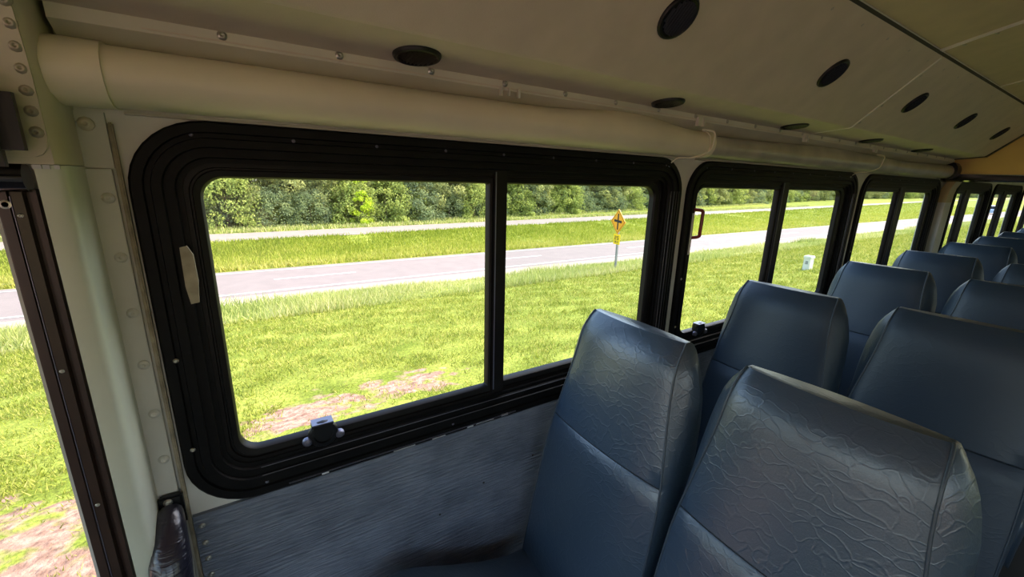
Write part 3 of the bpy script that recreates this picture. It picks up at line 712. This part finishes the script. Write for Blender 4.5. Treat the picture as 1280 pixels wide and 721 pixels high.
def blades(name, P, H, Wd, lean, mt, tone, label, cat):
    n = len(P); ang = rng.uniform(0, math.pi, n); dx = np.cos(ang)*Wd/2; dy = np.sin(ang)*Wd/2
    V = np.empty((n, 3, 3)); V[:, 0] = P; V[:, 1] = P; V[:, 2] = P
    V[:, 0, 0] -= dx; V[:, 0, 1] -= dy; V[:, 1, 0] += dx; V[:, 1, 1] += dy
    V[:, 2, 0] += rng.normal(0, lean, n)*H; V[:, 2, 1] += rng.normal(0, lean, n)*H; V[:, 2, 2] += H
    V = V.reshape(-1, 3)*S; V[:, 2] += ZE
    me = bpy.data.meshes.new(name); me.vertices.add(3*n); me.vertices.foreach_set('co', V.ravel())
    me.loops.add(3*n); me.loops.foreach_set('vertex_index', np.arange(3*n, dtype=np.int32))
    me.polygons.add(n); me.polygons.foreach_set('loop_start', np.arange(0, 3*n, 3, dtype=np.int32)); me.polygons.foreach_set('loop_total', np.full(n, 3, dtype=np.int32))
    me.update(); at = me.attributes.new('tone', 'FLOAT', 'POINT'); at.data.foreach_set('value', np.repeat(tone, 3).astype(np.float32))
    me.materials.append(M[mt]); o = bpy.data.objects.new(name, me); C.objects.link(o)
    return finish(o, label, cat, kind='stuff')
ZG = np.vectorize(zg)
def lumps(x, y, s, seed):
    r = np.random.default_rng(seed); v = np.zeros_like(x)
    for k in range(7):
        a = r.uniform(0, 6.28); f = s*r.uniform(.5, 2.2); v += np.sin((x*math.cos(a)+y*math.sin(a))*f+r.uniform(0, 6.28))
    return v/7
# mown grass
n = 260000
u = rng.uniform(0, 1, n); Y = 2.2+(13.6-2.2)*u**1.25; RR = -1+np.exp(rng.uniform(math.log(.58), math.log(8.5), n)); X = RR*(Y+.6)
X2 = X; so = .8*np.exp(-((X-1.5)/1.35)**2-((Y-4.8)/.9)**2)+.5*np.exp(-((X-.1)/.7)**2-((Y-4.6)/.7)**2)+1.0*(1/(1+np.exp((Y-4.6+.5*(X+1.6))*3)))*(1/(1+np.exp((X+.6)*4)))
keep = (.8*lumps(X, Y, 5.0, 3)+.55*lumps(X, Y, 17, 5)-so*.75+rng.normal(0, .22, n)) > -.24
X, Y, RR = X[keep], Y[keep], RR[keep]; n = len(X)
P = np.stack([X, Y, ZG(Y)-.005], 1); sc = (.5+.09*Y)*(1+.25*np.clip(RR, 0, 9))
tone = np.clip(.5+.25*lumps(X, Y, 2.3, 8)+.2*lumps(X, Y, 9, 9)+rng.normal(0, .3, n), 0, 1)
blades('mown_grass', P, rng.uniform(.025, .07, n)*np.clip(sc, .8, 2.6), .014*np.clip(sc, .8, 4), .55, 'lawn', tone, 'short bright green mown grass outside the windows', 'grass')
# taller weeds by the shoulder
n = 90000; Y = rng.uniform(12.9, 17.9, n); X = (-1+np.exp(rng.uniform(math.log(.55), math.log(8.5), n)))*Y
keep = lumps(X, Y, .9, 21)+rng.normal(0, .25, n)+.25 > 0; X, Y = X[keep], Y[keep]; n = len(X)
hh = rng.uniform(.08, .34, n)*(1+1.3*lumps(X, Y, .6, 22)); tone = np.clip(.5+.4*lumps(X, Y, .7, 24)+rng.normal(0, .2, n), 0, 1)
blades('tall_weeds', np.stack([X, Y, ZG(Y)-.01], 1), np.clip(hh, .06, .6), .045, .35, 'weed', tone, 'band of taller yellow-green weeds along the gravel shoulder', 'weeds')
# median
n = 130000; Y = rng.uniform(28.5, 39.9, n); X = (-1+np.exp(rng.uniform(math.log(.55), math.log(8.5), n)))*Y
t = np.clip((Y-29)/10, 0, 1); Yw = Y+t*.1*np.clip(X, 0, None)
keep = lumps(X, Y, .7, 31)+rng.normal(0, .3, n)+.45 > 0; X, Y, Yw = X[keep], Y[keep], Yw[keep]; n = len(X)
tone = np.clip(.72-.045*(Y-28.5)+.25*lumps(X*.4, Y, .7, 34)+rng.normal(0, .2, n), 0, 1)
blades('median_grass', np.stack([X, Yw, ZG(Y)-.01], 1), rng.uniform(.12, .42, n), .10, .4, 'median', tone, 'yellow-green grass of the median between the two roads', 'grass')
n = 26000; Y = rng.uniform(45.9, 50, n); X = rng.uniform(-.45, 3.2, n)*Y; Yw = Y+np.where(Y > 48, .17, .1)*np.clip(X, 0, None)
blades('verge_grass', np.stack([X, Yw, np.full(n, -5.22)], 1), rng.uniform(.15, .5, n), .16, .3, 'weed', np.clip(rng.normal(.55, .25, n), 0, 1), 'thin strip of pale grass below the tree line', 'grass')

# trees
def leaf_mesh(name, kind, mt, seed):
    r = np.random.default_rng(seed); cl = []
    Hh = {'cedar': 13, 'broad': 14, 'shrub': 5.2, 'lime': 5.0}[kind]; Rr = {'cedar': 4.0, 'broad': 5.0, 'shrub': 3.4, 'lime': 1.25}[kind]
    nc = {'cedar': 230, 'broad': 190, 'shrub': 110, 'lime': 34}[kind]; per = {'cedar': 140, 'broad': 140, 'shrub': 70, 'lime': 90}[kind]
    for _ in range(nc):
        h = r.uniform(.0, 1)**(1.15 if kind != 'broad' else 1.0)
        if kind == 'cedar': rad = Rr*(1-h)**.65*(.85+.3*r.random())
        elif kind == 'broad': rad = Rr*(math.sin(math.pi*min(1, .22+.78*h))**.55)*(.8+.3*r.random())
        else: rad = Rr*math.sqrt(max(0, 1-h*h))*(.8+.3*r.random())
        a = r.uniform(0, 2*math.pi); q = r.uniform(.72, 1)
        cl.append((rad*q*math.cos(a), rad*q*math.sin(a), .25+h*Hh, r.uniform(.55, 1.1)*(.45 if kind == 'lime' else 1), r.normal(0, .16)))
    P = []; tn = []
    for cx_, cy_, cz_, s, tt in cl:
        d = r.normal(0, 1, (per, 3)); d /= np.linalg.norm(d, axis=1)[:, None]; d *= (r.uniform(.3, 1, per)**.5*s)[:, None]; d[:, 2] *= .75
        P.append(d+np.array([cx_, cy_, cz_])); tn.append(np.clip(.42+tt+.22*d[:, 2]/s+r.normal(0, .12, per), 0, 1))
    P = np.concatenate(P); tn = np.concatenate(tn); n = len(P); P[:, 2] = np.maximum(P[:, 2], .08)
    sz = r.uniform(.08, .18, n)*(.7 if kind == 'lime' else 1)
    A = r.normal(0, 1, (n, 3)); A /= np.linalg.norm(A, axis=1)[:, None]; B = np.cross(A, r.normal(0, 1, (n, 3))); B /= np.linalg.norm(B, axis=1)[:, None]
    V = np.stack([P-A*sz[:, None], P-B*sz[:, None]*.55, P+A*sz[:, None], P+B*sz[:, None]*.55], 1).reshape(-1, 3)*S
    me = bpy.data.meshes.new(name); me.vertices.add(4*n); me.vertices.foreach_set('co', V.ravel())
    me.loops.add(4*n); me.loops.foreach_set('vertex_index', np.arange(4*n, dtype=np.int32))
    me.polygons.add(n); me.polygons.foreach_set('loop_start', np.arange(0, 4*n, 4, dtype=np.int32)); me.polygons.foreach_set('loop_total', np.full(n, 4, dtype=np.int32))
    me.update(); at = me.attributes.new('tone', 'FLOAT', 'POINT'); at.data.foreach_set('value', np.repeat(tn, 4).astype(np.float32))
    me.materials.append(M[mt]); return me
def trunk_mesh(h, r):
    bm = bmesh.new(); tube(bm, [(0, 0, -.3), (.05, .02, h*.3), (-.04, .05, h*.65), (0, 0, h)], [r, r*.8, r*.5, r*.12], 8)
    for v in bm.verts: v.co *= S
    me = bpy.data.meshes.new('trunk'); bm.to_mesh(me); bm.free(); me.materials.append(M['bark']); return me
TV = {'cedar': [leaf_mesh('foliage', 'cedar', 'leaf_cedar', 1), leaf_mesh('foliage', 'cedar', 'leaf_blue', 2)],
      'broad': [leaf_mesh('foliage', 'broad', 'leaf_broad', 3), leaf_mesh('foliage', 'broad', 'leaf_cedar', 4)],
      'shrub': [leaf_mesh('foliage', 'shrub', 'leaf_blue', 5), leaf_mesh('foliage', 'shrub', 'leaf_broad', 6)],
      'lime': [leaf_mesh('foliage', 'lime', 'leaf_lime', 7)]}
TR = {'cedar': trunk_mesh(11, .35), 'broad': trunk_mesh(11, .4), 'shrub': trunk_mesh(3.5, .15), 'lime': trunk_mesh(4, .08)}
TL = {'cedar': ('dense conical cedar tree in the line beyond the far road', 'cedar trees of the tree line'),
      'broad': ('leafy broad-crowned tree in the line beyond the far road', 'broadleaf trees of the tree line'),
      'shrub': ('low dark undergrowth bush at the foot of the tree line', 'bushes at the foot of the tree line')}
def tree_words(kind, X, Y, var, row):
    q = X/Y
    zone = 'door glass' if q < -.15 else 'left pane of first window' if q < .60 else 'right pane of first window' if q < 1.38 else 'left pane of second window' if q < 2.15 else 'right pane of second window' if q < 3.05 else 'third window' if q < 4.5 else 'windows past the pillar'
    look = {'cedar': ('olive-green dense cedar', 'blue-green dense cedar'), 'broad': ('bright leafy broad-crowned tree', 'olive leafy broad-crowned tree'), 'shrub': ('blue-green undergrowth bush', 'bright undergrowth bush')}[kind][var]
    where = {'front': 'beyond far road', 'back': 'behind the tree line', 'foot': 'below the trees'}[row]
    return '%s %s, seen through %s' % (look, where, zone)
def tree(kind, X, Y, s=1, label=None, var=None, row='front'):
    v = TV[kind]
    if var is None: var = random.randrange(len(v))
    v = v[var]; lab = label or tree_words(kind, X, Y, var, row)
    r = empty('young_tree' if kind == 'lime' else {'cedar': 'cedar_tree', 'broad': 'broadleaf_tree', 'shrub': 'bush'}[kind], (X, Y, -5.22), lab, 'bush' if kind == 'shrub' else 'tree', None if label else TL[kind][1])
    r.rotation_euler = (0, 0, random.uniform(0, 6.28)); r.scale = (s, s, s*random.uniform(.9, 1.15))
    for nm, me in (('foliage', v), ('trunk', TR[kind])):
        o = bpy.data.objects.new(nm, me); C.objects.link(o); o.parent = r
def ty(X): return 51.5+.185*min(300, max(0, X))+.05*max(0, X-300)
x = -24; k = 0
while x < 1100:
    st = 4.2 if x < 60 else 4.2+(x-60)*.045
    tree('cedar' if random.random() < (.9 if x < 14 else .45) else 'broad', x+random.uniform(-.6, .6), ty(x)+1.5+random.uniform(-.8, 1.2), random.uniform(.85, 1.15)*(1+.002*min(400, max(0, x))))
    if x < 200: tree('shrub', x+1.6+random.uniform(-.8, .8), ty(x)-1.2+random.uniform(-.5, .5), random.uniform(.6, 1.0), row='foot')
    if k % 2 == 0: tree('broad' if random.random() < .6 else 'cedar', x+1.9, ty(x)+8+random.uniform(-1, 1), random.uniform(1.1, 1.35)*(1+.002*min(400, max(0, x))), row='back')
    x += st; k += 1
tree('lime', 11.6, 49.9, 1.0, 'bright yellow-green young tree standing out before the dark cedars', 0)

# warning sign
YS, XS = 13.84, 8.40*1.7645
sg = empty('road_sign', (XS, YS, zg(YS)), 'amber diamond crossroads warning sign on a grey post, seen through the first window', 'road sign')
sn = Vector((-.985, .17, 0)).normalized(); su = Vector((sn.y, -sn.x, 0)); su = -su if su.x < 0 else su
def plate(bm, pts, c, off, th=.01):
    a = [bm.verts.new(Vector(c)+su*x+Vector((0, 0, z))+sn*off) for x, z in pts]; b = [bm.verts.new(Vector(c)+su*x+Vector((0, 0, z))+sn*(off-th)) for x, z in pts]
    bm.faces.new(a); bm.faces.new(b[::-1]); n = len(pts)
    for i in range(n): bm.faces.new((a[i], a[(i+1) % n], b[(i+1) % n], b[i]))
    return bm
zc = -.96*1.7645; cs = (XS, YS, zc); hd = .58; wd = .56
dia = lambda k: [(0, -hd*k), (wd*k, 0), (0, hd*k), (-wd*k, 0)]
obj('sign_post', bx(XS-.04, XS+.04, YS-.04, YS+.04, zg(YS)-.2, zc+.5), 'galv', sg)
pl_ = obj('sign_panel', plate(bmesh.new(), dia(1), cs, .07, .02), 'signy', sg)
obj('border', plate(plate(plate(plate(bmesh.new(), [(0, .90*hd), (.90*wd, 0), (.86*wd, 0), (0, .86*hd)], cs, .074, .003), [(0, .90*hd), (-.90*wd, 0), (-.86*wd, 0), (0, .86*hd)], cs, .074, .003), [(0, -.90*hd), (.90*wd, 0), (.86*wd, 0), (0, -.86*hd)], cs, .074, .003), [(0, -.90*hd), (-.90*wd, 0), (-.86*wd, 0), (0, -.86*hd)], cs, .074, .003), 'signk', pl_)
bm = plate(bmesh.new(), [(-.045, -.37), (.045, -.37), (.045, .37), (-.045, .37)], cs, .076, .004)
plate(bm, [(-.28, -.055), (.28, -.01), (.28, .10), (-.28, .055)], cs, .077, .004); obj('crossroads_symbol', bm, 'signk', pl_)
c2 = (XS, YS, zc-.82)
p2 = obj('distance_plate', plate(bmesh.new(), [(-.24, -.24), (.24, -.24), (.24, .24), (-.24, .24)], c2, .07, .02), 'signy2', sg)
def glyph(rects, par):
    bm = bmesh.new()
    for x0, x1, z0, z1 in rects: plate(bm, [(x0, z0), (x1, z0), (x1, z1), (x0, z1)], c2, .075, .004)
    obj('lettering', bm, 'signk', par)
glyph([(-.15, -.03, .12, .15), (-.06, -.03, .08, .15), (-.15, -.03, .05, .08), (-.15, -.12, 0, .05), (-.15, -.03, -.02, .01),
       (.03, .15, .12, .15), (.03, .06, .08, .15), (.03, .15, .05, .08), (.12, .15, 0, .05), (.03, .15, -.02, .01),
       (-.12, -.09, -.17, -.07), (-.06, .0, -.13, -.11), (.03, .06, -.17, -.07), (.09, .12, -.17, -.07)], p2)
# utility pedestal
YB, XB = 6.80, 13.83*1.252
pd = empty('utility_pedestal', (XB, YB, zg(YB)), 'small cream utility pedestal standing in the mown grass, seen through the second window', 'utility box')
cs_ = .14
obj('pedestal_body', bx(XB-.14, XB+.16, YB-.11, YB+.11, zg(YB)-.1, zg(YB)+.42, bev=.015), 'concrete', pd)
obj('pedestal_cap', bx(XB-.16, XB+.18, YB-.13, YB+.13, zg(YB)+.42, zg(YB)+.52, bev=.02), 'concrete', pd)
obj('label_plate', bx(XB-.145, XB-.14, YB-.05, YB+.04, zg(YB)+.22, zg(YB)+.34), 'galv', pd)

# van on the near road, far off to the right
vx, vy, vz = 172, 26.6, -5.36
van = empty('van', (vx, vy, vz), 'tiny pale blue van far down the near road, seen through the far windows', 'van')
bd = [(-2.8, .35), (-2.8, 1.15), (-2.0, 1.3), (-1.3, 2.15), (2.6, 2.2), (2.8, 1.9), (2.8, .35)]
bm = bmesh.new(); a = [bm.verts.new((vx+x, vy-1.05, vz+z)) for x, z in bd]; b = [bm.verts.new((vx+x, vy+1.05, vz+z)) for x, z in bd]
bm.faces.new(a); bm.faces.new(b[::-1])
for k in range(len(bd)): bm.faces.new((a[k], a[(k+1) % 7], b[(k+1) % 7], b[k]))
M['vanp'] = mat('van_paint', srgb(150, 172, 196), .3); obj('body', bm, 'vanp', van)
bm = bmesh.new(); a = [bm.verts.new((vx+x, vy+y, vz+z)) for x, y, z in ((-2.03, -.9, 1.33), (-2.03, .9, 1.33), (-1.36, .85, 2.08), (-1.36, -.85, 2.08))]; bm.faces.new(a)
bmesh.ops.solidify(bm, geom=bm.faces[:], thickness=.03); obj('windscreen', bm, 'blkgloss', van)
obj('side_window', bx(vx-1.1, vx+2.2, vy-1.07, vy-1.04, vz+1.3, vz+1.95), 'blkgloss', van)
for x in (-1.9, 1.8):
    for y in (-.95, .95): obj('wheel', disc(bmesh.new(), (vx+x, vy+y-.12, vz+.36), (0, 1, 0), [(.36, 0), (.38, .05), (.38, .2), (.36, .25)], 18), 'blk', van, smooth=True)
